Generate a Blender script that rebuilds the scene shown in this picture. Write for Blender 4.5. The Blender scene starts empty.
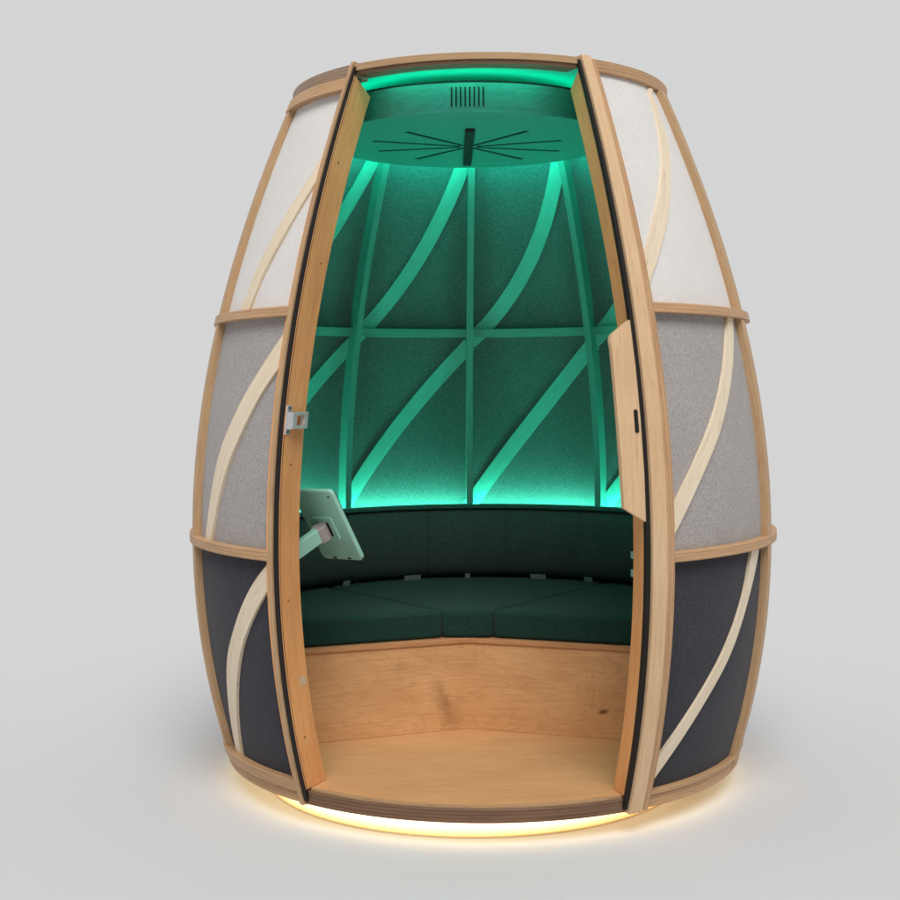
import bpy, bmesh, math, random
from math import sin, cos, pi, hypot, atan2, sqrt
from mathutils import Vector, Matrix
random.seed(4)
S = bpy.context.scene
COL = S.collection

# ------------------------------------------------------------------ shell shape
CO = (0.01793545, -0.23220534, 0.3203256, 0.8826)
ROT = 0.0074
def R(z):
    return ((CO[0]*z + CO[1])*z + CO[2])*z + CO[3]
def P(t, z, off=0.0):                      # point on the egg: angle from the front, height, offset from the skin
    r = R(z) + off
    return Vector((r*sin(t+ROT), -r*cos(t+ROT), z))
def C(t, z, r):                            # point on a plain cylinder
    return Vector((r*sin(t+ROT), -r*cos(t+ROT), z))
GROUND = -0.069
Z1, Z2, ZT = 1.478, 0.759, 2.243
DL, DR = -0.703, 0.545                     # door edges
RIBS = [1.135, 1.84, 2.55, 3.163, 3.757, 4.383, 5.02]   # angles of the ribs, going round behind
SECT = [DR] + RIBS + [2*pi + DL]

# ------------------------------------------------------------------ materials
def newmat(name, rough=0.6, spec=0.3):
    m = bpy.data.materials.new(name); m.use_nodes = True
    b = m.node_tree.nodes['Principled BSDF']
    b.inputs['Roughness'].default_value = rough
    b.inputs['Specular IOR Level'].default_value = spec
    return m, m.node_tree.nodes, m.node_tree.links, b
def rgba(c): return (c[0], c[1], c[2], 1)
def ramp(N, stops, interp='LINEAR'):
    r = N.new('ShaderNodeValToRGB'); r.color_ramp.interpolation = interp
    while len(r.color_ramp.elements) < len(stops): r.color_ramp.elements.new(0.5)
    for e, (p, c) in zip(r.color_ramp.elements, stops):
        e.position = p; e.color = rgba(c)
    return r
def mix(N, L, a, b, fac, mode='MIX'):
    m = N.new('ShaderNodeMix'); m.data_type = 'RGBA'; m.blend_type = mode
    for s, v in ((6, a), (7, b), (0, fac)):
        if hasattr(v, 'is_output'): L.new(v, m.inputs[s])
        elif s == 0: m.inputs[0].default_value = v
        else: m.inputs[s].default_value = rgba(v)
    return m.outputs[2]
def math_(N, L, op, a, b=None, c=None):
    m = N.new('ShaderNodeMath'); m.operation = op
    for i, v in enumerate((a, b, c)):
        if v is None: continue
        if hasattr(v, 'is_output'): L.new(v, m.inputs[i])
        else: m.inputs[i].default_value = v
    return m.outputs[0]

def wood(name, base, dark, figure=0.0, plies=0.0, rough=0.5, knots=(), blotch=0.35):
    m, N, L, b = newmat(name, rough, 0.35)
    uv = N.new('ShaderNodeUVMap'); oi = N.new('ShaderNodeObjectInfo')
    off = N.new('ShaderNodeVectorMath'); off.operation = 'MULTIPLY_ADD'
    off.inputs[0].default_value = (1, 1, 1)
    if figure or knots:
        L.new(uv.outputs[0], off.inputs[2]); off.inputs[0].default_value = (0, 0, 0)
    else:
        L.new(oi.outputs['Random'], off.inputs[0]); off.inputs[1].default_value = (13, 7, 3)
        L.new(uv.outputs[0], off.inputs[2])
    def nz(scale, sx, sy, detail=4, dist=0.0):
        mp = N.new('ShaderNodeMapping'); mp.inputs['Scale'].default_value = (sx, sy, 1)
        L.new(off.outputs[0], mp.inputs[0])
        n = N.new('ShaderNodeTexNoise'); n.inputs['Scale'].default_value = scale
        n.inputs['Detail'].default_value = detail; n.inputs['Distortion'].default_value = dist
        L.new(mp.outputs[0], n.inputs[0]); return n.outputs[0]
    grain = nz(60, 0.12, 2.2, 5, 0.6)
    col = mix(N, L, base, dark, ramp_fac(N, L, grain, 0.42, 0.72, 0.7))
    fl = nz(150, 0.10, 1.3, 2, 0.0)
    col = mix(N, L, col, (dark[0]*.6, dark[1]*.5, dark[2]*.4), ramp_fac(N, L, fl, 0.63, 0.72, 0.5))
    bl = nz(5, 0.8, 1.6, 3, 0.4)
    col = mix(N, L, col, dark, ramp_fac(N, L, bl, 0.4, 0.75, blotch))
    if figure:
        f = nz(2.1, 1.0, 2.6, 2.0, 0.7)
        s = math_(N, L, 'SINE', math_(N, L, 'MULTIPLY', f, 120.0))
        col = mix(N, L, col, (dark[0]*.72, dark[1]*.66, dark[2]*.6), ramp_fac(N, L, s, 0.35, 1.0, figure))
    if plies:
        sep = N.new('ShaderNodeSeparateXYZ'); L.new(uv.outputs[0], sep.inputs[0])
        w = math_(N, L, 'SINE', math_(N, L, 'MULTIPLY', sep.outputs[1], 2*pi/0.0105))
        col = mix(N, L, col, (dark[0]*.55, dark[1]*.48, dark[2]*.42), ramp_fac(N, L, w, 0.1, 1.0, plies))
    for (kx, ky, sx, sy, amt) in knots:
        mp = N.new('ShaderNodeMapping'); mp.vector_type = 'TEXTURE'
        mp.inputs['Location'].default_value = (kx, ky, 0); mp.inputs['Scale'].default_value = (sx, sy, 1)
        mp.inputs['Rotation'].default_value = (0, 0, 0.5 if sx < sy else 0.1)
        nn = N.new('ShaderNodeTexNoise'); nn.inputs['Scale'].default_value = 22
        ad = N.new('ShaderNodeVectorMath'); ad.operation = 'MULTIPLY_ADD'
        L.new(uv.outputs[0], nn.inputs[0]); L.new(nn.outputs[1], ad.inputs[0])
        ad.inputs[1].default_value = (sx, sy, 0); L.new(uv.outputs[0], ad.inputs[2])
        L.new(ad.outputs[0], mp.inputs[0])
        g = N.new('ShaderNodeTexGradient'); g.gradient_type = 'SPHERICAL'; L.new(mp.outputs[0], g.inputs[0])
        col = mix(N, L, col, (dark[0]*.35, dark[1]*.25, dark[2]*.2), math_(N, L, 'MULTIPLY', g.outputs[1], amt))
    L.new(col, b.inputs['Base Color'])
    bp = N.new('ShaderNodeBump'); bp.inputs['Strength'].default_value = 0.08; bp.inputs['Distance'].default_value = 0.002
    L.new(grain, bp.inputs['Height']); L.new(bp.outputs[0], b.inputs['Normal'])
    return m
def ramp_fac(N, L, v, lo, hi, amt):
    r = N.new('ShaderNodeMapRange'); r.inputs[1].default_value = lo; r.inputs[2].default_value = hi
    r.inputs[4].default_value = amt; L.new(v, r.inputs[0]); return r.outputs[0]

def felt(name, a, c, scale=330, bump=0.4, weave=False):
    m, N, L, b = newmat(name, 0.95, 0.1)
    tc = N.new('ShaderNodeTexCoord')
    n = N.new('ShaderNodeTexNoise'); n.inputs['Scale'].default_value = scale; n.inputs['Detail'].default_value = 4
    n.inputs['Roughness'].default_value = 0.7
    n2 = N.new('ShaderNodeTexNoise'); n2.inputs['Scale'].default_value = scale*0.5; n2.inputs['Detail'].default_value = 3
    n3 = N.new('ShaderNodeTexNoise'); n3.inputs['Scale'].default_value = 6; n3.inputs['Detail'].default_value = 3
    for x in (n, n2, n3): L.new(tc.outputs['Object'], x.inputs[0])
    s = math_(N, L, 'ADD', math_(N, L, 'MULTIPLY', n.outputs[0], 0.55), math_(N, L, 'MULTIPLY', n2.outputs[0], 0.45))
    col = mix(N, L, a, c, ramp_fac(N, L, s, 0.34, 0.66, 1.0))
    col = mix(N, L, col, (a[0]*.8, a[1]*.8, a[2]*.8), ramp_fac(N, L, n3.outputs[0], 0.45, 0.7, 0.12))
    L.new(col, b.inputs['Base Color'])
    bp = N.new('ShaderNodeBump'); bp.inputs['Strength'].default_value = bump; bp.inputs['Distance'].default_value = 0.004
    L.new(s, bp.inputs['Height']); L.new(bp.outputs[0], b.inputs['Normal'])
    b.inputs['Sheen Weight'].default_value = 0.1
    return m
def plain(name, c, rough=0.5, metal=0.0, var=0.12):
    m, N, L, b = newmat(name, rough, 0.4)
    tc = N.new('ShaderNodeTexCoord'); n = N.new('ShaderNodeTexNoise'); n.inputs['Scale'].default_value = 14
    n.inputs['Detail'].default_value = 5; L.new(tc.outputs['Object'], n.inputs[0])
    L.new(mix(N, L, c, (c[0]*(1-var), c[1]*(1-var), c[2]*(1-var)), n.outputs[0]), b.inputs['Base Color'])
    b.inputs['Metallic'].default_value = metal
    return m
def glow(name, c, s):
    m, N, L, b = newmat(name)
    b.inputs['Base Color'].default_value = rgba((.7, .7, .7))
    b.inputs['Emission Color'].default_value = rgba(c); b.inputs['Emission Strength'].default_value = s
    return m

BIRCH = wood('birch_ply', (.74, .52, .32), (.62, .39, .21), blotch=.5)
JAMB = wood('oiled_birch_jamb', (.95, .49, .205), (.74, .32, .12), blotch=.6)
BENCHW = wood('figured_birch', (.78, .46, .225), (.62, .32, .135), figure=.17, blotch=.7,
              knots=((1.385, .145, .03, .012, 1.5), (.80, .20, .05, .13, .5), (.62, .30, .04, .03, .25)))
BENCHTRIM = wood('bench_trim', (.62, .32, .15), (.46, .21, .09))
FLOORW = wood('floor_birch', (.70, .39, .185), (.56, .28, .125), blotch=.6)
RIBW = wood('rib_ash', (.55, .36, .20), (.42, .25, .13))
HOOPW = wood('hoop_laminated', (.60, .37, .20), (.44, .25, .13), plies=.35)
GREYPLY = wood('weathered_ply_edge', (.42, .30, .21), (.30, .21, .15), plies=.5)
BATTEN = wood('pale_batten', (.84, .72, .55), (.74, .60, .43), blotch=.2)
INWOOD = wood('inner_birch_rib_green_spill', (.12, .32, .27), (.09, .25, .21), blotch=.3)  # green LED light on the inner ribs mixed into the wood colour
INBAT = wood('inner_birch_batten_green_spill', (.16, .52, .44), (.12, .42, .35), blotch=.3)  # base colour carries the green glow falling on battens and ceiling plate
DRUMW = wood('drum_birch_green_spill', (.07, .42, .34), (.05, .31, .25), figure=.22, blotch=.3)  # plywood coloured green to stand for the LED light on the drum
DARKPLY = wood('dark_track_ply', (.22, .125, .075), (.13, .07, .042), plies=.5)
FELT_TOP = felt('felt_off_white', (.68, .665, .65), (.84, .825, .81))
FELT_MID = felt('felt_mid_grey', (.27, .25, .243), (.52, .495, .485))
FELT_LOW = felt('felt_charcoal', (.026, .025, .033), (.068, .067, .082))
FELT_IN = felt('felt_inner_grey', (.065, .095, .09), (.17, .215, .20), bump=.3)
CUSHM = felt('seat_fabric', (.008, .034, .027), (.020, .062, .050), scale=260, bump=.3)
BACKM = felt('backrest_fabric', (.042, .066, .060), (.085, .118, .108), scale=260, bump=.3)
SHELFM = felt('backrest_rim_fabric_green_lit', (.04, .15, .12), (.07, .22, .18), scale=260, bump=.2)  # brighter copy of the seat fabric, LED glow on the rim painted in
BLACK = plain('black_rubber', (.012, .010, .010), .6)
DARK = plain('dark_slot', (.006, .008, .008), .8)
GREENLITPL = plain('white_plastic_green_spill', (.38, .72, .61), .4)  # white plastic with the interior's green light tinted into its colour
GREYPL = plain('grey_plastic', (.42, .36, .36), .45)
STEEL = plain('brushed_steel', (.72, .72, .74), .35, .4)
LABELM = plain('pale_label', (.74, .60, .42), .6)
TABM = plain('grey_tab', (.30, .36, .33), .6)
GLASS = plain('screen_glass', (.01, .01, .012), .08)
GREEN = glow('green_led', (.0, 1.0, .70), 14.0)
GREEN4 = glow('green_led_drum', (.0, 1.0, .60), 6.5)
GREEN3 = glow('green_led_rim', (.0, 1.0, .70), 60.0)
GREEN2 = glow('green_led_low', (.10, 1.0, .68), 48.0)
WARM = glow('warm_led', (1.0, .80, .36), 2.6)

HALOFILL = glow('warm_halo_fill', (1.0, .82, .42), 1.9)  # added emitter, hidden from view, to widen the warm halo on the ground
_n, _l = WARM.node_tree.nodes, WARM.node_tree.links; _b = _n['Principled BSDF']
_tc = _n.new('ShaderNodeTexCoord'); _s = _n.new('ShaderNodeSeparateXYZ'); _l.new(_tc.outputs['Object'], _s.inputs[0])
_r = ramp(_n, [(0.0, (.95, .42, .07)), (.16, (1.2, .78, .26)), (.5, (1.9, 1.62, .98)), (.8, (1.6, 1.18, .50)), (1.0, (1.1, .66, .2))])
_l.new(math_(_n, _l, 'DIVIDE', _s.outputs[2], .064), _r.inputs[0]); _l.new(_r.outputs[0], _b.inputs['Emission Color'])
_b.inputs['Emission Strength'].default_value = 1.0

# ------------------------------------------------------------------ object helpers
def finish(name, bm, mat, parent=None, smooth=True, pivot=None, bevel=0.0, seg=2):
    bmesh.ops.recalc_face_normals(bm, faces=bm.faces)
    vs = [v.co.copy() for v in bm.verts]
    lo = Vector((min(v.x for v in vs), min(v.y for v in vs), min(v.z for v in vs)))
    hi = Vector((max(v.x for v in vs), max(v.y for v in vs), max(v.z for v in vs)))
    c = Vector(((lo.x+hi.x)/2, (lo.y+hi.y)/2, lo.z)) if pivot is None else Vector(pivot)
    for v in bm.verts: v.co -= c
    me = bpy.data.meshes.new(name); bm.to_mesh(me); bm.free()
    for m in (mat if isinstance(mat, (list, tuple)) else [mat]): me.materials.append(m)
    o = bpy.data.objects.new(name, me); COL.objects.link(o)
    o.location = c
    if parent is not None:
        o.parent = parent
        base = Vector(parent['_w']); o.location = c - base
    o['_w'] = tuple(c)
    if smooth:
        for p in me.polygons: p.use_smooth = True
        try: me.set_sharp_from_angle(angle=math.radians(35))
        except Exception: pass
    if bevel:
        b = o.modifiers.new('bevel', 'BEVEL'); b.width = bevel; b.segments = seg; b.limit_method = 'ANGLE'; b.angle_limit = math.radians(40)
        b.harden_normals = False
    return o
def empty(name, loc):
    o = bpy.data.objects.new(name, None); COL.objects.link(o); o.location = loc; o['_w'] = tuple(loc)
    o.empty_display_size = .1
    return o
def tag(o, label, cat, group=None):
    o['label'] = label; o['category'] = cat
    if group: o['group'] = group
    return o

def loft(st, bm=None, close=False, caps=True):
    """stations: lists of k points each; closed tube with caps and metric UVs (u along, v round the section)"""
    bm = bm or bmesh.new()
    uvl = bm.loops.layers.uv.get('UVMap') or bm.loops.layers.uv.new('UVMap')
    k = len(st[0]); rows = [[bm.verts.new(p) for p in s] for s in st]
    n = len(st); U = [0.0]
    for i in range(1, n): U.append(U[-1] + (Vector(st[i][0]) - Vector(st[i-1][0])).length)
    V = [0.0]
    for j in range(k): V.append(V[-1] + (Vector(st[0][(j+1) % k]) - Vector(st[0][j])).length)
    for i in range(n if close else n-1):
        a, b = rows[i], rows[(i+1) % n]
        ua = U[i]; ub = U[i+1] if i+1 < n else U[i] + (Vector(st[0][0]) - Vector(st[i][0])).length
        for j in range(k):
            f = bm.faces.new((a[j], a[(j+1) % k], b[(j+1) % k], b[j]))
            for l, uv in zip(f.loops, ((ua, V[j]), (ua, V[j+1]), (ub, V[j+1]), (ub, V[j]))): l[uvl].uv = uv
    if not close and caps:
        for r_ in (rows[0], rows[-1]):
            f = bm.faces.new(r_)
            for l in f.loops: l[uvl].uv = (l.vert.co.x, l.vert.co.z)
    return bm
def lin(a, b, n): return [a + (b-a)*i/n for i in range(n+1)]
def vmember(t0, t1, oi, oo, z0=0.0, z1=ZT, n=40):         # upright curved member, t0/t1 angles (callables allowed)
    g = lambda v, z: v(z) if callable(v) else v
    return loft([[P(g(t0, z), z, oi), P(g(t1, z), z, oi), P(g(t1, z), z, oo), P(g(t0, z), z, oo)] for z in lin(z0, z1, n)])
def wmember(tc, w, oi, oo, z0=0.0, z1=ZT, n=40):          # constant width w in metres round angle tc
    return vmember(lambda z: tc - w/2/R(z), lambda z: tc + w/2/R(z), oi, oo, z0, z1, n)
def hoop(t0, t1, z0, z1, oi, oo, n=90, follow=True):
    if follow: f = lambda t, z, o: P(t, z, o)
    else: f = lambda t, z, o: C(t, z, o)
    return loft([[f(t, z0, oo), f(t, z1, oo), f(t, z1, oi), f(t, z0, oi)] for t in lin(t0, t1, n)])
def patch(t0, t1, z0, z1, oi, oo, nt=14, nz=12):          # curved sheet panel with thickness
    bm = bmesh.new(); G = {}
    for s, o in ((0, oo), (1, oi)):
        for i, t in enumerate(lin(t0, t1, nt)):
            for j, z in enumerate(lin(z0, z1, nz)): G[s, i, j] = bm.verts.new(P(t, z, o))
    for s in (0, 1):
        for i in range(nt):
            for j in range(nz): bm.faces.new((G[s, i, j], G[s, i+1, j], G[s, i+1, j+1], G[s, i, j+1]))
    for i in range(nt):
        for j in (0, nz): bm.faces.new((G[0, i, j], G[0, i+1, j], G[1, i+1, j], G[1, i, j]))
    for j in range(nz):
        for i in (0, nt): bm.faces.new((G[0, i, j], G[0, i, j+1], G[1, i, j+1], G[1, i, j]))
    return bm
def catmull(pts, n=6):
    out = []
    for i in range(len(pts)-1):
        p0 = pts[max(i-1, 0)]; p1 = pts[i]; p2 = pts[i+1]; p3 = pts[min(i+2, len(pts)-1)]
        for k in range(n):
            s = k/n
            out.append(tuple(.5*((2*b) + (c-a)*s + (2*a-5*b+4*c-d)*s*s + (-a+3*b-3*c+d)*s**3) for a, b, c, d in zip(p0, p1, p2, p3)))
    out.append(tuple(pts[-1])); return out
def strip(A, B, oi, oo):                                   # batten given by its two edges as (t, z)
    A = catmull(A); B = catmull(B)
    return loft([[P(a[0], a[1], oi), P(b[0], b[1], oi), P(b[0], b[1], oo), P(a[0], a[1], oo)] for a, b in zip(A, B)])
def strip_c(path, w, oi, oo):                              # batten given by its centre line, width w
    A, B = [], []
    for i, (t, z) in enumerate(path):
        t0, z0 = path[max(i-1, 0)]; t1, z1 = path[min(i+1, len(path)-1)]
        dt, dz = (t1-t0)*R(z), z1-z0; l = hypot(dt, dz); nx, nz = -dz/l, dt/l
        A.append((t + nx*w/2/R(z), z + nz*w/2)); B.append((t - nx*w/2/R(z), z - nz*w/2))
    return strip(A, B, oi, oo)
def box(bm, c, s, rot=None, uvs=1.0):
    uvl = bm.loops.layers.uv.get('UVMap') or bm.loops.layers.uv.new('UVMap')
    c = Vector(c); vs = []
    for x in (-.5, .5):
        for y in (-.5, .5):
            for z in (-.5, .5):
                v = Vector((x*s[0], y*s[1], z*s[2]))
                if rot is not None: v = rot @ v
                vs.append(bm.verts.new(c+v))
    for idx in ((0,1,3,2), (4,6,7,5), (0,4,5,1), (2,3,7,6), (0,2,6,4), (1,5,7,3)):
        f = bm.faces.new([vs[i] for i in idx])
        for l in f.loops: l[uvl].uv = (l.vert.co.x+l.vert.co.y*.5, l.vert.co.z)
    return bm
def prism(pts, z0, z1, bm=None):                           # plan polygon extruded upward
    bm = bm or bmesh.new()
    uvl = bm.loops.layers.uv.get('UVMap') or bm.loops.layers.uv.new('UVMap')
    a = [bm.verts.new((x, y, z0)) for x, y in pts]; b = [bm.verts.new((x, y, z1)) for x, y in pts]
    n = len(pts)
    for f in [bm.faces.new(a), bm.faces.new(b)]:
        for l in f.loops: l[uvl].uv = (l.vert.co.x, l.vert.co.y)
    u = 0
    for i in range(n):
        j = (i+1) % n; d = (Vector(a[j].co) - a[i].co).length
        f = bm.faces.new((a[i], a[j], b[j], b[i]))
        for l, uv in zip(f.loops, ((u, z0), (u+d, z0), (u+d, z1), (u, z1))): l[uvl].uv = uv
        u += d
    return bm
def tube(p0, p1, r0, r1=None, n=20, bm=None):
    p0, p1 = Vector(p0), Vector(p1); r1 = r1 or r0
    d = (p1-p0).normalized(); a = d.orthogonal().normalized(); b = d.cross(a)
    return loft([[p + r_*(a*cos(2*pi*i/n) + b*sin(2*pi*i/n)) for i in range(n)] for p, r_ in ((p0, r0), (p1, r1))], bm)

# ------------------------------------------------------------------ the setting: a seamless studio backdrop
bm = bmesh.new()
xs = [-400, -60, -12, -3, 0, 3, 12, 60, 400]; rows = [[bm.verts.new((x, y, GROUND)) for x in xs] for y in xs]
for a, b in zip(rows, rows[1:]):
    for i in range(len(xs)-1): bm.faces.new((a[i], a[i+1], b[i+1], b[i]))
m, N, L, b = newmat('backdrop_paper', 1.0, 0.0)
tc = N.new('ShaderNodeTexCoord'); n = N.new('ShaderNodeTexNoise'); n.inputs['Scale'].default_value = 3; n.inputs['Detail'].default_value = 6
L.new(tc.outputs['Object'], n.inputs[0]); L.new(mix(N, L, (.593, .603, .620), (.593, .603, .620), n.outputs[0]), b.inputs['Base Color'])
bd = finish('studio_floor', bm, m); bd['kind'] = 'structure'

# ------------------------------------------------------------------ the pod
pod = empty('listening_pod', (0, 0, GROUND))
tag(pod, 'egg shaped wooden pod with felt panels, open doorway and green lit interior', 'pod')

def part(name, bm, mat, parent=pod, **k): return finish(name, bm, mat, parent, **k)

# ribs: each an outer cap with a thin fin inside
for t in RIBS:
    o = part('rib', wmember(t, .050, -.034, 0.0, .03, 2.205), RIBW, bevel=.0015)
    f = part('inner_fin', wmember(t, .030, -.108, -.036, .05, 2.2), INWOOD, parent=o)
# hoops outside and inside
for z in (Z1, Z2):
    o = part('hoop', hoop(DR+.003, 2*pi+DL-.003, z-.017, z+.013, -.036, .004), HOOPW, bevel=.002)
    if z == Z1: part('inner_hoop', hoop(DR+.02, 2*pi+DL-.055, z-.018, z+.014, -.080, -.042), INWOOD, parent=o)
# top ring, lower ring on the left, base rings
part('top_ring', hoop(DR, pi, 2.206, 2.243, .560, .640, follow=False), HOOPW, bevel=.002)
part('top_ring', hoop(pi+.001, 2*pi+DL, 2.206, 2.243, .560, .641, follow=False), GREYPLY, bevel=.002)
part('top_ring', hoop(4.985, 2*pi+DL, 2.160, 2.2035, -.035, .004), HOOPW, bevel=.003)
part('base_ring', hoop(DR, 2*pi+DL, .001, .036, .80, .884, follow=False), HOOPW, bevel=.002)
part('base_ring', hoop(4.985, 2*pi+DL, .038, .074, -.03, .004), HOOPW, bevel=.002)
part('base_ring', hoop(DR, 3.0, .038, .054, -.03, -.002), HOOPW, bevel=.002)
# felt panels, outer battens and inner battens
tiers = [(.05, Z2, FELT_LOW, 'bottom'), (Z2, Z1, FELT_MID, 'middle'), (Z1, 2.207, FELT_TOP, 'top')]
EXT = {  # measured edges of the battens one can see, keyed by sector and tier
 (0, 2): ([(.99,2.20),(.964,2.181),(.895,2.048),(.812,1.926),(.682,1.774),(.582,1.646),(.53,1.56)],
          [(1.02,2.20),(.977,2.166),(.939,2.02),(.812,1.846),(.691,1.698),(.56,1.541),(.53,1.50)]),
 (0, 1): ([(1.01,1.47),(.981,1.436),(.887,1.30),(.792,1.175),(.668,1.031),(.547,.887),(.53,.867)],
          [(1.06,1.47),(1.043,1.438),(.946,1.296),(.808,1.115),(.684,.973),(.544,.793),(.53,.77)]),
 (0, 0): ([(1.01,.77),(.974,.726),(.924,.60),(.832,.455),(.701,.305),(.562,.152),(.53,.115)],
          [(1.06,.76),(1.041,.719),(.965,.587),(.868,.43),(.736,.28),(.55,.065),(.53,.04)]),
 (7, 2): ([(-.68,2.03),(-.725,1.97),(-.802,1.867),(-.898,1.75),(-.977,1.64),(-1.03,1.515),(-1.05,1.47)],
          [(-.68,1.95),(-.693,1.926),(-.776,1.817),(-.865,1.691),(-.928,1.596),(-.965,1.511),(-.99,1.47)]),
 (7, 1): ([(-.69,1.46),(-.731,1.411),(-.843,1.288),(-.947,1.168),(-1.042,1.027),(-1.111,.835),(-1.14,.76)],
          [(-.69,1.37),(-.711,1.331),(-.799,1.237),(-.884,1.123),(-.977,.983),(-1.059,.808),(-1.08,.76)]),
 (7, 0): ([(-.69,.77),(-.72,.739),(-.82,.647),(-.933,.51),(-1.031,.368),(-1.14,.09),(-1.15,.06)],
          [(-.69,.71),(-.715,.672),(-.803,.573),(-.896,.453),(-.975,.314),(-1.07,.115),(-1.09,.06)])}
colour = {0: 'charcoal', 1: 'mid grey', 2: 'off white'}
for s in range(8):
    t0, t1 = SECT[s], SECT[s+1]
    for k, (z0, z1, fm, nm) in enumerate(tiers):
        a = t0 + (0 if s else -.01); b_ = t1 + (0 if s < 7 else .01)
        p = part('felt_panel', patch(a, b_, z0, z1, -.036, -.024), fm); p['label'] = colour[k] + ' felt panel'
        if (s, k) in EXT: A, B = EXT[s, k]; st = strip(A, B, -.030, -.0145)
        else:
            path = [(t0 + (t1-t0)*u, z0 + (z1-z0)*(.04 + .95*(u**1.15))) for u in lin(.03, .97, 7)]
            st = strip_c(path, .052, -.030, -.0145)
        part('batten', st, BATTEN, parent=p)
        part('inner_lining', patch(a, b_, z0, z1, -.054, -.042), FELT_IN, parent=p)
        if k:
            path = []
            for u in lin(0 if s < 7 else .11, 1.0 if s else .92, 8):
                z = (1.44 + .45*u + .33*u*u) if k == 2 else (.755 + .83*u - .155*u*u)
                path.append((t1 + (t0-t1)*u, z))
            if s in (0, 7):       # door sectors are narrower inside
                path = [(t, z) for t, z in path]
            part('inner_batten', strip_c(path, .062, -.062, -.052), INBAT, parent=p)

# door frame
df = part('door_frame', vmember(lambda z: DL, lambda z: DL+.017, -.024, .006, -.004, 2.252), RIBW); df['label'] = 'narrow frame strip on the left of the doorway'
part('seal', vmember(DL+.0185, DL+.034, -.012, .000, .01, 2.235), BLACK, parent=df)
def jamb(to, ti, sgn, depth, top):
    st = []
    for z in lin(.046, 2.208, 40):
        zi = z if z < 2.0 else z - (z-2.0)/.208*(top+.018)
        w = .055*sgn
        st.append([P(to, z, -.006), P(ti, zi, -depth), P(ti+w, zi, -depth), P(to+w, z, -.006)])
    return loft(st)
jl = part('door_jamb', jamb(-.668, -.704, -1, .122, .03), JAMB, bevel=.001)
dfr = part('door_frame', vmember(.463, .513, -.022, .016, -.004, 2.25), BIRCH, bevel=.0015); dfr['label'] = 'broad pale frame post on the right of the doorway'
part('edge_strip', vmember(.5145, .547, -.05, .006, -.004, 2.243), HOOPW, parent=dfr)
part('seal', vmember(.449, .4615, -.012, .004, .01, 2.235), BLACK, parent=dfr)
jr = part('door_jamb', jamb(.452, .480, 1, .104, .03), JAMB, bevel=.001)
# door header across the top of the opening
hd = part('door_header', hoop(DL+.02, .46, 2.2225, 2.243, .562, .638, follow=False), RIBW, bevel=.001)
part('header_track', hoop(DL+.035, .452, 2.2105, 2.221, .575, .633, follow=False), DARKPLY, parent=hd)
# threshold with its sliding track
th = part('threshold', hoop(DL+.02, .46, -.001, .040, .835, .880, follow=False), DARKPLY, bevel=.002)
part('track_lip', hoop(DL+.035, .452, .040, .047, .862, .870, follow=False), RIBW, parent=th)
# floor
pts = []
for i in range(90):
    t = 2*pi*i/90; r_ = .852 if (t < .45 or t > 2*pi-.66) else .865
    pts.append((r_*sin(t+ROT), -r_*cos(t+ROT)))
part('floor_board', prism(pts, .012, .045), FLOORW)
# latch and label on the left jamb
def jambpt(z, f, lift=.0):   # on the left jamb face; f 0 = outer edge, 1 = inner edge
    a = P(-.668, z, -.006); b2 = P(-.704, z, -.122); p = a + (b2-a)*f
    d = (b2-a).normalized(); n_ = Vector((-d.y, d.x, 0)); n_ = n_ if n_.x > 0 else -n_
    return p + n_*lift, d, n_
def jplate(z0, z1, f0, f1, l0, l1, bm=None):
    st = []
    for z in (z0, z1):
        st.append([jambpt(z, f0, l0)[0], jambpt(z, f1, l0)[0], jambpt(z, f1, l1)[0], jambpt(z, f0, l1)[0]])
    return loft(st, bm)
lt = part('latch', jplate(1.112, 1.198, .02, .26, .0, .004), STEEL, parent=jl, bevel=.001)
bm = jplate(1.168, 1.178, .1, .82, .004, .022); jplate(1.128, 1.138, .1, .80, .004, .022, bm); jplate(1.128, 1.178, .66, .82, .0042, .0222, bm); jplate(1.128, 1.178, .10, .28, .0042, .0218, bm)
part('catch', bm, STEEL, parent=jl)
part('screw', jplate(1.187, 1.192, .10, .16, .004, .006), DARK, parent=jl)
part('screw', jplate(1.117, 1.122, .10, .16, .004, .006), DARK, parent=jl)
part('paper_label', jplate(.358, .385, .60, .88, .0005, .0015), LABELM, parent=jl)

# fold-away board clipped to the right jamb, with its finger slot
ctr = [(.447, 1.436), (.376, 1.386), (.370, 1.372), (.370, 1.352)]
L_ = [(.372, 1.35), (.372, 1.25), (.373, 1.13), (.375, 1.0), (.378, .905)]
Rr = [(.449, 1.436), (.450, 1.30), (.450, 1.15), (.450, 1.0), (.452, .862)]
bm = bmesh.new(); uvl = bm.loops.layers.uv.new('UVMap')
outl = [(.449,1.436), (.380,1.394), (.373,1.386), (.370,1.374)] + L_ + Rr[::-1][:-1]
def flat(t, z, o):          # slightly flattened against the bow of the frame
    return P(t, z, o)
fr = [bm.verts.new(flat(t, z, .002)) for t, z in outl]; bk = [bm.verts.new(flat(t, z, -.014)) for t, z in outl]
for ring_ in (fr, bk):
    f = bm.faces.new(ring_)
    for l in f.loops: l[uvl].uv = (l.vert.co.z, l.vert.co.x)
for i in range(len(fr)):
    j = (i+1) % len(fr); f = bm.faces.new((fr[i], fr[j], bk[j], bk[i]))
    for l in f.loops: l[uvl].uv = (l.vert.co.z, l.vert.co.y)
bmesh.ops.triangulate(bm, faces=[f for f in bm.faces if len(f.verts) > 4])
board = part('side_board', bm, BIRCH, smooth=False); board['label'] = 'pale plywood board with a slot at the right jamb'
st = []
n_ = 24; bm = bmesh.new()
for o in (.0025, -.008):
    pass
sl = []
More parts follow.
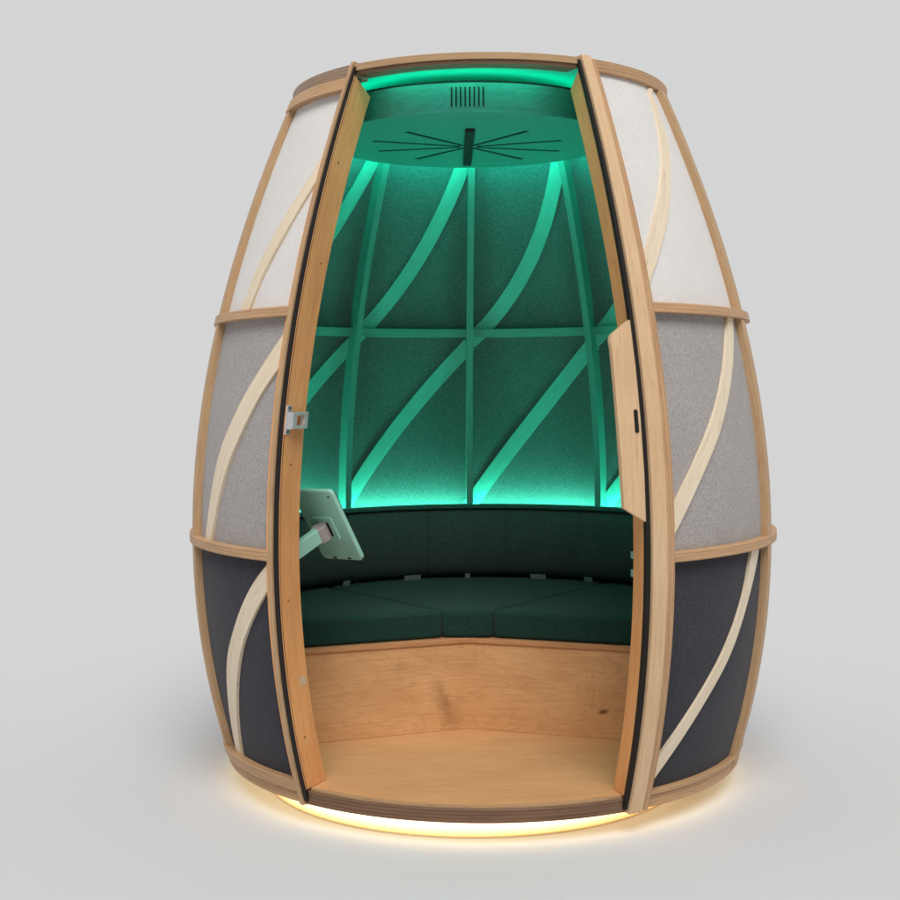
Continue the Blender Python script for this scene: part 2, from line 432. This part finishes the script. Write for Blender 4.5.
for o in (.0035, -.01):
    ring_ = []
    for i in range(n_):
        a = 2*pi*i/n_; dx, dz = .0062*cos(a), .0062*sin(a) + (.027 if sin(a) >= 0 else -.027)
        ring_.append(P(.4335 + dx/.97, 1.148 + dz, o))
    sl.append(ring_)
part('finger_slot', loft(sl), DARK, parent=board)

# ceiling plate and the drum hanging under it
cp = part('ceiling_plate', prism([(.60*sin(2*pi*i/96), -.60*cos(2*pi*i/96)) for i in range(96)], 2.2375, 2.250), INBAT)
DC = Vector((-.032, 0.0)); DRAD = .50; D0, D1 = 2.094, 2.19
def dpt(a, r_, z): return Vector((DC.x + r_*sin(a), DC.y - r_*cos(a), z))
prof = [(0.001, D0), (.30, D0), (DRAD-.004, D0), (DRAD, D0+.004), (DRAD, D1-.003), (DRAD-.003, D1), (.001, D1)]
bm = bmesh.new(); uvl = bm.loops.layers.uv.new('UVMap'); NN = 128
rows = [[bm.verts.new(dpt(2*pi*i/NN, r_, z)) for r_, z in prof] for i in range(NN)]
for i in range(NN):
    a, b2 = rows[i], rows[(i+1) % NN]
    for j in range(len(prof)-1):
        f = bm.faces.new((a[j], a[j+1], b2[j+1], b2[j])); side = 3 <= j <= 3
        for l in f.loops:
            c = l.vert.co
            l[uvl].uv = ((i + (1 if l.vert in b2 else 0))/NN*2*pi*DRAD, c.z*1.0) if side else (c.x, c.y)
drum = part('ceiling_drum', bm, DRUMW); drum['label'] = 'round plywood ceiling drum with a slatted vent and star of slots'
bm = bmesh.new()
for i in range(8):
    a = (-.099 + i*.0140 + .0 - DC.x)/DRAD
    loft([[dpt(a-.0042, DRAD+.0015, z), dpt(a+.0042, DRAD+.0015, z), dpt(a+.0042, DRAD-.006, z), dpt(a-.0042, DRAD-.006, z)] for z in (2.112, 2.172)], bm)
part('vent_slots', bm, DARK, parent=drum)
part('cove_gap', hoop(-pi, pi, D1-.0025, D1+.004, .0, .0, follow=False) if False else loft([[dpt(a, DRAD+.0012, D1-.004), dpt(a, DRAD+.0012, D1+.001), dpt(a, DRAD-.004, D1+.001), dpt(a, DRAD-.004, D1-.004)] for a in lin(-1.45, 1.45, 60)]), DARK, parent=drum)
part('rim_trim', loft([[dpt(a, DRAD+.0022, D0+.0005), dpt(a, DRAD+.0022, D0+.011), dpt(a, DRAD-.004, D0+.011), dpt(a, DRAD-.004, D0+.0005)] for a in lin(0, 2*pi, 96)]), DRUMW, parent=drum)
bar = bmesh.new(); box(bar, (-.038, .066, D0-.006), (.031, .64, .012)); part('cross_bar', bar, BLACK, parent=drum, bevel=.002)
ce = Vector((-.038, .066))
ends = [(-.246,-.201), (-.367,-.049), (-.356,.137), (-.226,.302), (.151,-.206), (.278,-.039), (.288,.157), (.163,.314)]
for e in ends:
    e = Vector(e); d = (e-ce); q = Vector((-d.y, d.x)).normalized()
    q3 = Vector((q.x, q.y, 0)); a0 = ce + d*.09; w0, w1 = .006, .0085
    A0 = Vector((a0.x, a0.y, 0)); E0 = Vector((e.x, e.y, 0))
    part('radial_slot', loft([[A0-q3*w0+Vector((0,0,D0-.0012)), A0+q3*w0+Vector((0,0,D0-.0012)), A0+q3*w0+Vector((0,0,D0+.004)), A0-q3*w0+Vector((0,0,D0+.004))],
                              [E0-q3*w1+Vector((0,0,D0-.0012)), E0+q3*w1+Vector((0,0,D0-.0012)), E0+q3*w1+Vector((0,0,D0+.004)), E0-q3*w1+Vector((0,0,D0+.004))]]), DARK, parent=drum)
# green led strips
part('led_strip', loft([[C(t, z, r_) for r_, z in ((.551, 2.227), (.558, 2.227), (.558, 2.2345), (.551, 2.2345))] for t in lin(-.60, .37, 40)]), GREEN)['label'] = 'green strip light behind the door header'
part('led_strip', loft([[dpt(a, DRAD+.001, 2.160), dpt(a, DRAD+.007, 2.160), dpt(a, DRAD+.007, 2.172), dpt(a, DRAD+.001, 2.172)] for a in lin(1.45, 2*pi-1.45, 80)]), GREEN3)['label'] = 'green strip light round the back of the ceiling drum'
part('led_strip', loft([[dpt(a, r_, z) for r_, z in ((.415, 2.1905), (.435, 2.1905), (.435, 2.1945), (.415, 2.1945))] for a in lin(0, 2*pi, 96)[:-1]], close=True), GREEN4)['label'] = 'green strip light on top of the ceiling drum'
part('led_strip', hoop(1.45, 2*pi-1.45, .736, .743, .893, .918, follow=False), GREEN2)['label'] = 'green strip light behind the backrest'

# bench
VX, VY = -.05, .010
bl, br = (-.87, -.276), (.87, -.291)
def arcpts(a0, a1, r_, n=40): return [(r_*sin(a+ROT), -r_*cos(a+ROT)) for a in lin(a0, a1, n)]
tl = atan2(bl[0], -bl[1]); tr = atan2(br[0], -br[1])
bf = prism([bl, (VX, VY), br, (br[0], br[1]+.02), (VX, VY+.02), (bl[0], bl[1]+.02)], .0455, .351)
for v in bf.verts:
    if v.co.z < .1 and abs(v.co.x) > .5: v.co.x *= .91; v.co.y *= .90
bench = part('bench_front', bf, BENCHW, smooth=False)
ov = .006
jt = prism([(bl[0]*.91, bl[1]*.9-.0015), (VX, VY-.0015), (br[0]*.91, br[1]*.9-.0015), (br[0]*.91, br[1]*.9+.004), (VX, VY+.004), (bl[0]*.91, bl[1]*.9+.004)], .0452, .0478)
part('joint_line', jt, BENCHTRIM, parent=bench, smooth=False)  # thin strip of darker trim wood marking the joint of bench and floor
pts = [(bl[0]-.0, bl[1]-ov), (VX, VY-ov), (br[0], br[1]-ov)] + arcpts(tr+.06, 2*pi+tl-.06, .905)
part('bench_top', prism(pts, .3515, .369), BENCHTRIM, smooth=False, bevel=.002)
# backrest board behind the cushions
part('backrest_board', hoop(1.40, 2*pi-1.40, .37, .768, .858, .866, follow=False), BLACK)
part('backrest_shelf', hoop(1.42, 2*pi-1.42, .7535, .7715, .828, .857, follow=False), SHELFM, bevel=.004)

# base plinth with the warm light band
part('base_light_or_added_fill', loft([[(-.035 + r_*sin(t), -.10 - r_*cos(t), z) for r_, z in ((.68, -.0655), (.70, -.0655), (.70, -.0015), (.68, -.0015))] for t in lin(0, 2*pi, 128)[:-1]], close=True), WARM)['label'] = 'warm light band under the pod'
part('plinth_foot', prism([(-.035 + .704*sin(2*pi*i/128), -.10 - .704*cos(2*pi*i/128)) for i in range(128)], GROUND+.0005, -.066), BATTEN)
part('base_light_or_added_fill', hoop(0, 2*pi, -.004, -.0015, .83, .862, follow=False), HALOFILL)['label'] = 'added unseen glowing strip under the rim of the base, widening the warm halo'
for z in (.696, .642):
    bm = bmesh.new(); box(bm, (.437, -.70, z+.05), (.022, .02, .02)); part('cable_clip', bm, GREENLITPL, parent=jr)
for z, f in ((1.93, .35), (1.62, .62), (1.02, .42), (.62, .35), (.20, .4)):
    part('screw', jplate(z, z+.005, f, f+.045, .0003, .0012), DARK, parent=jl)

# ------------------------------------------------------------------ seat cushions
def cushion(name, pts, z0, z1, mat, label, group, bev=.014, puff=.006):
    bm = bmesh.new(); n = len(pts)
    cx = sum(p[0] for p in pts)/n; cy = sum(p[1] for p in pts)/n
    a = [bm.verts.new((x, y, z0)) for x, y in pts]; b2 = [bm.verts.new((x, y, z1)) for x, y in pts]
    bm.faces.new(a)
    for i in range(n): bm.faces.new((a[i], a[(i+1) % n], b2[(i+1) % n], b2[i]))
    prev = b2
    for k, h in ((.75, .4), (.4, .85)):
        cur = [bm.verts.new((cx + (x-cx)*k, cy + (y-cy)*k, z1 + puff*h)) for x, y in pts]
        for i in range(n): bm.faces.new((prev[i], prev[(i+1) % n], cur[(i+1) % n], cur[i]))
        prev = cur
    bm.faces.new(prev)
    o = finish(name, bm, mat, bevel=bev, seg=4); o.modifiers['bevel'].angle_limit = math.radians(50)
    return tag(o, label, 'cushion', group)
g = .003
lend = (-.135-.305*1.52, .404*1.52); rend = (.034+.264*1.86, .373*1.86)
al = atan2(lend[0], -lend[1]); ar = atan2(rend[0], -rend[1])
cl = (-.86, -.255); cr = (.86, -.285)
def dens(p, q, n=8): return [(p[0]+(q[0]-p[0])*i/n, p[1]+(q[1]-p[1])*i/n) for i in range(n)]
SG = 'seat cushions on the bench'
ptsM = [(-.135+g, .002), (.034-g, -.002)] + [(rend[0]-g*2, rend[1])] + arcpts(ar+.01, 2*pi+al-.01, .885, 12)[1:-1] + [(lend[0]+g*2, lend[1])]
cushion('seat_cushion', ptsM, .3695, .466, CUSHM, 'dark green seat cushion in the middle, narrow at the front between two seams', SG)
ptsL = [cl, (-.135-g, .002), (lend[0]-g*2, lend[1])] + [(-x, y) for x, y in arcpts(-al+.02, 0, .0, 1)][:0] + arcpts(al+.01, atan2(cl[0], -cl[1]), .885, 12)[1:-1]
cushion('seat_cushion', ptsL, .3695, .466, CUSHM, 'dark green seat cushion on the left, under the screen on its arm', SG)
ptsR = [(.034+g, -.002), cr] + arcpts(atan2(cr[0], -cr[1]), ar-.01, .885, 12)[1:-1] + [(rend[0]+g*2, rend[1])]
cushion('seat_cushion', ptsR, .3695, .466, CUSHM, 'dark green seat cushion on the right, beside the right door jamb', SG)

# backrest cushions: padded segments following the wall
SEC = [(.855, .474), (.838, .474), (.812, .490), (.796, .525), (.787, .585), (.789, .645), (.802, .70), (.826, .738), (.845, .750), (.855, .752)]
bounds = [1.42, 1.98, 2.606, 2.987, 2*pi-2.904, 2*pi-2.484, 2*pi-1.95, 2*pi-1.42]
bl_lab = ['black backrest cushion nearest the right door jamb', 'black backrest cushion on the right, first from the right jamb whose seam shows',
          'black backrest cushion right of the centre rib', 'black backrest cushion in the centre, under the centre rib',
          'black backrest cushion left of the centre, right of the screen', 'black backrest cushion behind the screen on its arm',
          'black backrest cushion nearest the left door jamb']
backs = []
for i in range(7):
    t0, t1 = bounds[i], bounds[i+1]; st = []
    for t in lin(t0+.0006, t1-.0006, 30):
        e = min(t-t0, t1-t); sh = .006*math.exp(-e/.010)
        c = (.86, .61)
        st.append([C(t, c[1] + (z-c[1])*(1-sh*.6), r_ + (sh if r_ < .84 else 0)) for r_, z in SEC])
    o = finish('backrest_cushion', loft(st), BACKM)
    backs.append(tag(o, bl_lab[i], 'cushion', 'backrest cushions round the wall'))
for t, idx, w in ((-2.431, 5, .030), (-2.809, 4, .070), (-3.10, 3, .020), (2.814, 2, .064), (2.539, 1, .034)):
    bm = loft([[C(t+s*w/2/.80, .472, .800), C(t+s*w/2/.80, .490, .790), C(t+s*w/2/.80, .490, .785), C(t+s*w/2/.80, .470, .792)] for s in (-1, 1)])
    finish('strap_tab', bm, TABM, backs[idx])

# ------------------------------------------------------------------ screen on an arm
TL, TR, BR, BL = Vector((-.603,-.45,.932)), Vector((-.467,-.57,.934)), Vector((-.386,-.47,.713)), Vector((-.521,-.35,.700))
ctr = (TL+TR+BR+BL)/4
u = ((TR-TL)+(BR-BL)).normalized(); v0 = ((TL-BL)+(TR-BR)); v = (v0 - u*v0.dot(u)).normalized()
nb = v.cross(u).normalized()
if nb.y > 0: nb = -nb
W = ((TR-TL).length + (BR-BL).length)/2; Hh = ((TL-BL).length + (TR-BR).length)/2
scr = empty('screen_on_arm', ctr); tag(scr, 'pale tablet screen seen from behind, held on a jointed arm at the left jamb', 'screen')
def rrect(w, h, r_, n=6):
    o = []
    for cx, cy, a0 in ((w/2-r_, h/2-r_, 0), (-w/2+r_, h/2-r_, pi/2), (-w/2+r_, -h/2+r_, pi), (w/2-r_, -h/2+r_, 3*pi/2)):
        for i in range(n+1): a = a0 + pi/2*i/n; o.append((cx + r_*cos(a), cy + r_*sin(a)))
    return o
def slab(w, h, r_, d0, d1, c=None, shr=0.0):
    c = c or ctr
    return loft([[c + u*(x*k) + v*(y*k) + nb*d for x, y in rrect(w, h, r_)] for d, k in ((d0, 1), (d1-.003, 1), (d1, 1-shr))])
part('screen_back', slab(W, Hh, .016, -.004, .010, shr=.03), GREENLITPL, parent=scr)
part('screen_glass', slab(W*.97, Hh*.97, .014, -.009, -.0045), GLASS, parent=scr)
mc = ctr - v*.008 - u*.004
part('mount_plate', slab(.088, .088, .008, .0102, .016, mc, .04), GREENLITPL, parent=scr)
part('mount_recess', slab(.05, .05, .004, .0161, .0175, mc), DARK, parent=scr)
hc = mc + nb*.038
part('hinge', tube(hc - v*.026 + u*.0, hc + v*.026, .026), GREYPL, parent=scr, bevel=.003)
part('hinge_neck', tube(mc + nb*.017, hc + nb*.004, .017), GREYPL, parent=scr)
root = Vector((-.600, -.585, .738))
for q in (-.03, .035): part('port', slab(.014, .006, .002, .0085, .0112, ctr - v*(Hh/2-.008) + u*q), DARK, parent=scr)
part('camera_dot', slab(.007, .007, .003, .0085, .0112, ctr + v*(Hh/2-.02) + u*(W/2-.02)), DARK, parent=scr)
part('hinge_pin', tube(hc + nb*.0255 - u*.004, hc + nb*.028 - u*.004, .006), DARK, parent=scr)
d = (root-hc).normalized(); side = d.cross(Vector((0, 0, 1))).normalized(); up = side.cross(d)
hw, hh = .014, .024
part('arm', loft([[p + side*hw*a + up*hh*b2 for a, b2 in ((-1,-1), (1,-1), (1,1), (-1,1))] for p in (hc + d*.012, root)]), GREENLITPL, parent=scr, bevel=.004)
bm = bmesh.new(); box(bm, hc + d*.045 - up*.026, (.012, .012, .008)); part('cable_clip', bm, DARK, parent=scr)
part('wall_bracket', tube(root - Vector((0,0,.04)), root + Vector((0,0,.04)), .018), GREENLITPL, parent=scr)

# ------------------------------------------------------------------ light
FRONT, WALL, TOP, KEY = .04, .66, .50, 9.0
w = bpy.data.worlds.new('World'); S.world = w; w.use_nodes = True
N, L = w.node_tree.nodes, w.node_tree.links
bg = N['Background']; tc = N.new('ShaderNodeTexCoord'); sp = N.new('ShaderNodeSeparateXYZ')
L.new(tc.outputs['Generated'], sp.inputs[0])
# studio dome: even light wall behind the pod, bright overhead light bank, dim studio behind the camera
back = N.new('ShaderNodeMapRange'); back.interpolation_type = 'SMOOTHSTEP'; back.inputs[1].default_value = -.55; back.inputs[2].default_value = .15
L.new(sp.outputs[1], back.inputs[0])
top = N.new('ShaderNodeMapRange'); top.interpolation_type = 'SMOOTHSTEP'; top.inputs[1].default_value = .30; top.inputs[2].default_value = .72
L.new(sp.outputs[2], top.inputs[0])
low = mix(N, L, (FRONT,)*3, (WALL,)*3, back.outputs[0])
amb = mix(N, L, low, (TOP, TOP*.995, TOP*.985), top.outputs[0])
dp = N.new('ShaderNodeVectorMath'); dp.operation = 'DOT_PRODUCT'          # one big soft key light high in front
L.new(tc.outputs['Generated'], dp.inputs[0]); dp.inputs[1].default_value = Vector((.04, -.57, .82)).normalized()
key = N.new('ShaderNodeMapRange'); key.interpolation_type = 'SMOOTHSTEP'; key.inputs[1].default_value = .93; key.inputs[2].default_value = .975
L.new(dp.outputs['Value'], key.inputs[0])
L.new(mix(N, L, amb, (KEY, KEY*.97, KEY*.93), key.outputs[0]), bg.inputs['Color']); bg.inputs['Strength'].default_value = 1.0
# ------------------------------------------------------------------ camera
cam = bpy.data.cameras.new('Camera'); co = bpy.data.objects.new('Camera', cam); COL.objects.link(co); S.camera = co
cam.sensor_width = 36; cam.lens = 1316.7762/900*36; cam.clip_end = 1500; cam.clip_start = .05
M = ((0.99997925, -0.00235728, -0.00599444), (0.00209807, 0.99907773, -0.04288684), (0.00609001, 0.04287338, 0.99906195))
rt, fw, upv = M
co.matrix_world = Matrix(((rt[0], upv[0], -fw[0], -.119), (rt[1], upv[1], -fw[1], -4.597), (rt[2], upv[2], -fw[2], 1.2292), (0, 0, 0, 1)))

for o in bpy.data.objects:
    if '_w' in o: del o['_w']
S.render.engine = 'CYCLES'
S.cycles.max_bounces = 10; S.cycles.diffuse_bounces = 6; S.cycles.use_denoising = True
S.view_settings.view_transform = 'Standard'; S.view_settings.look = 'None'
S.view_settings.exposure = 0; S.view_settings.gamma = 1
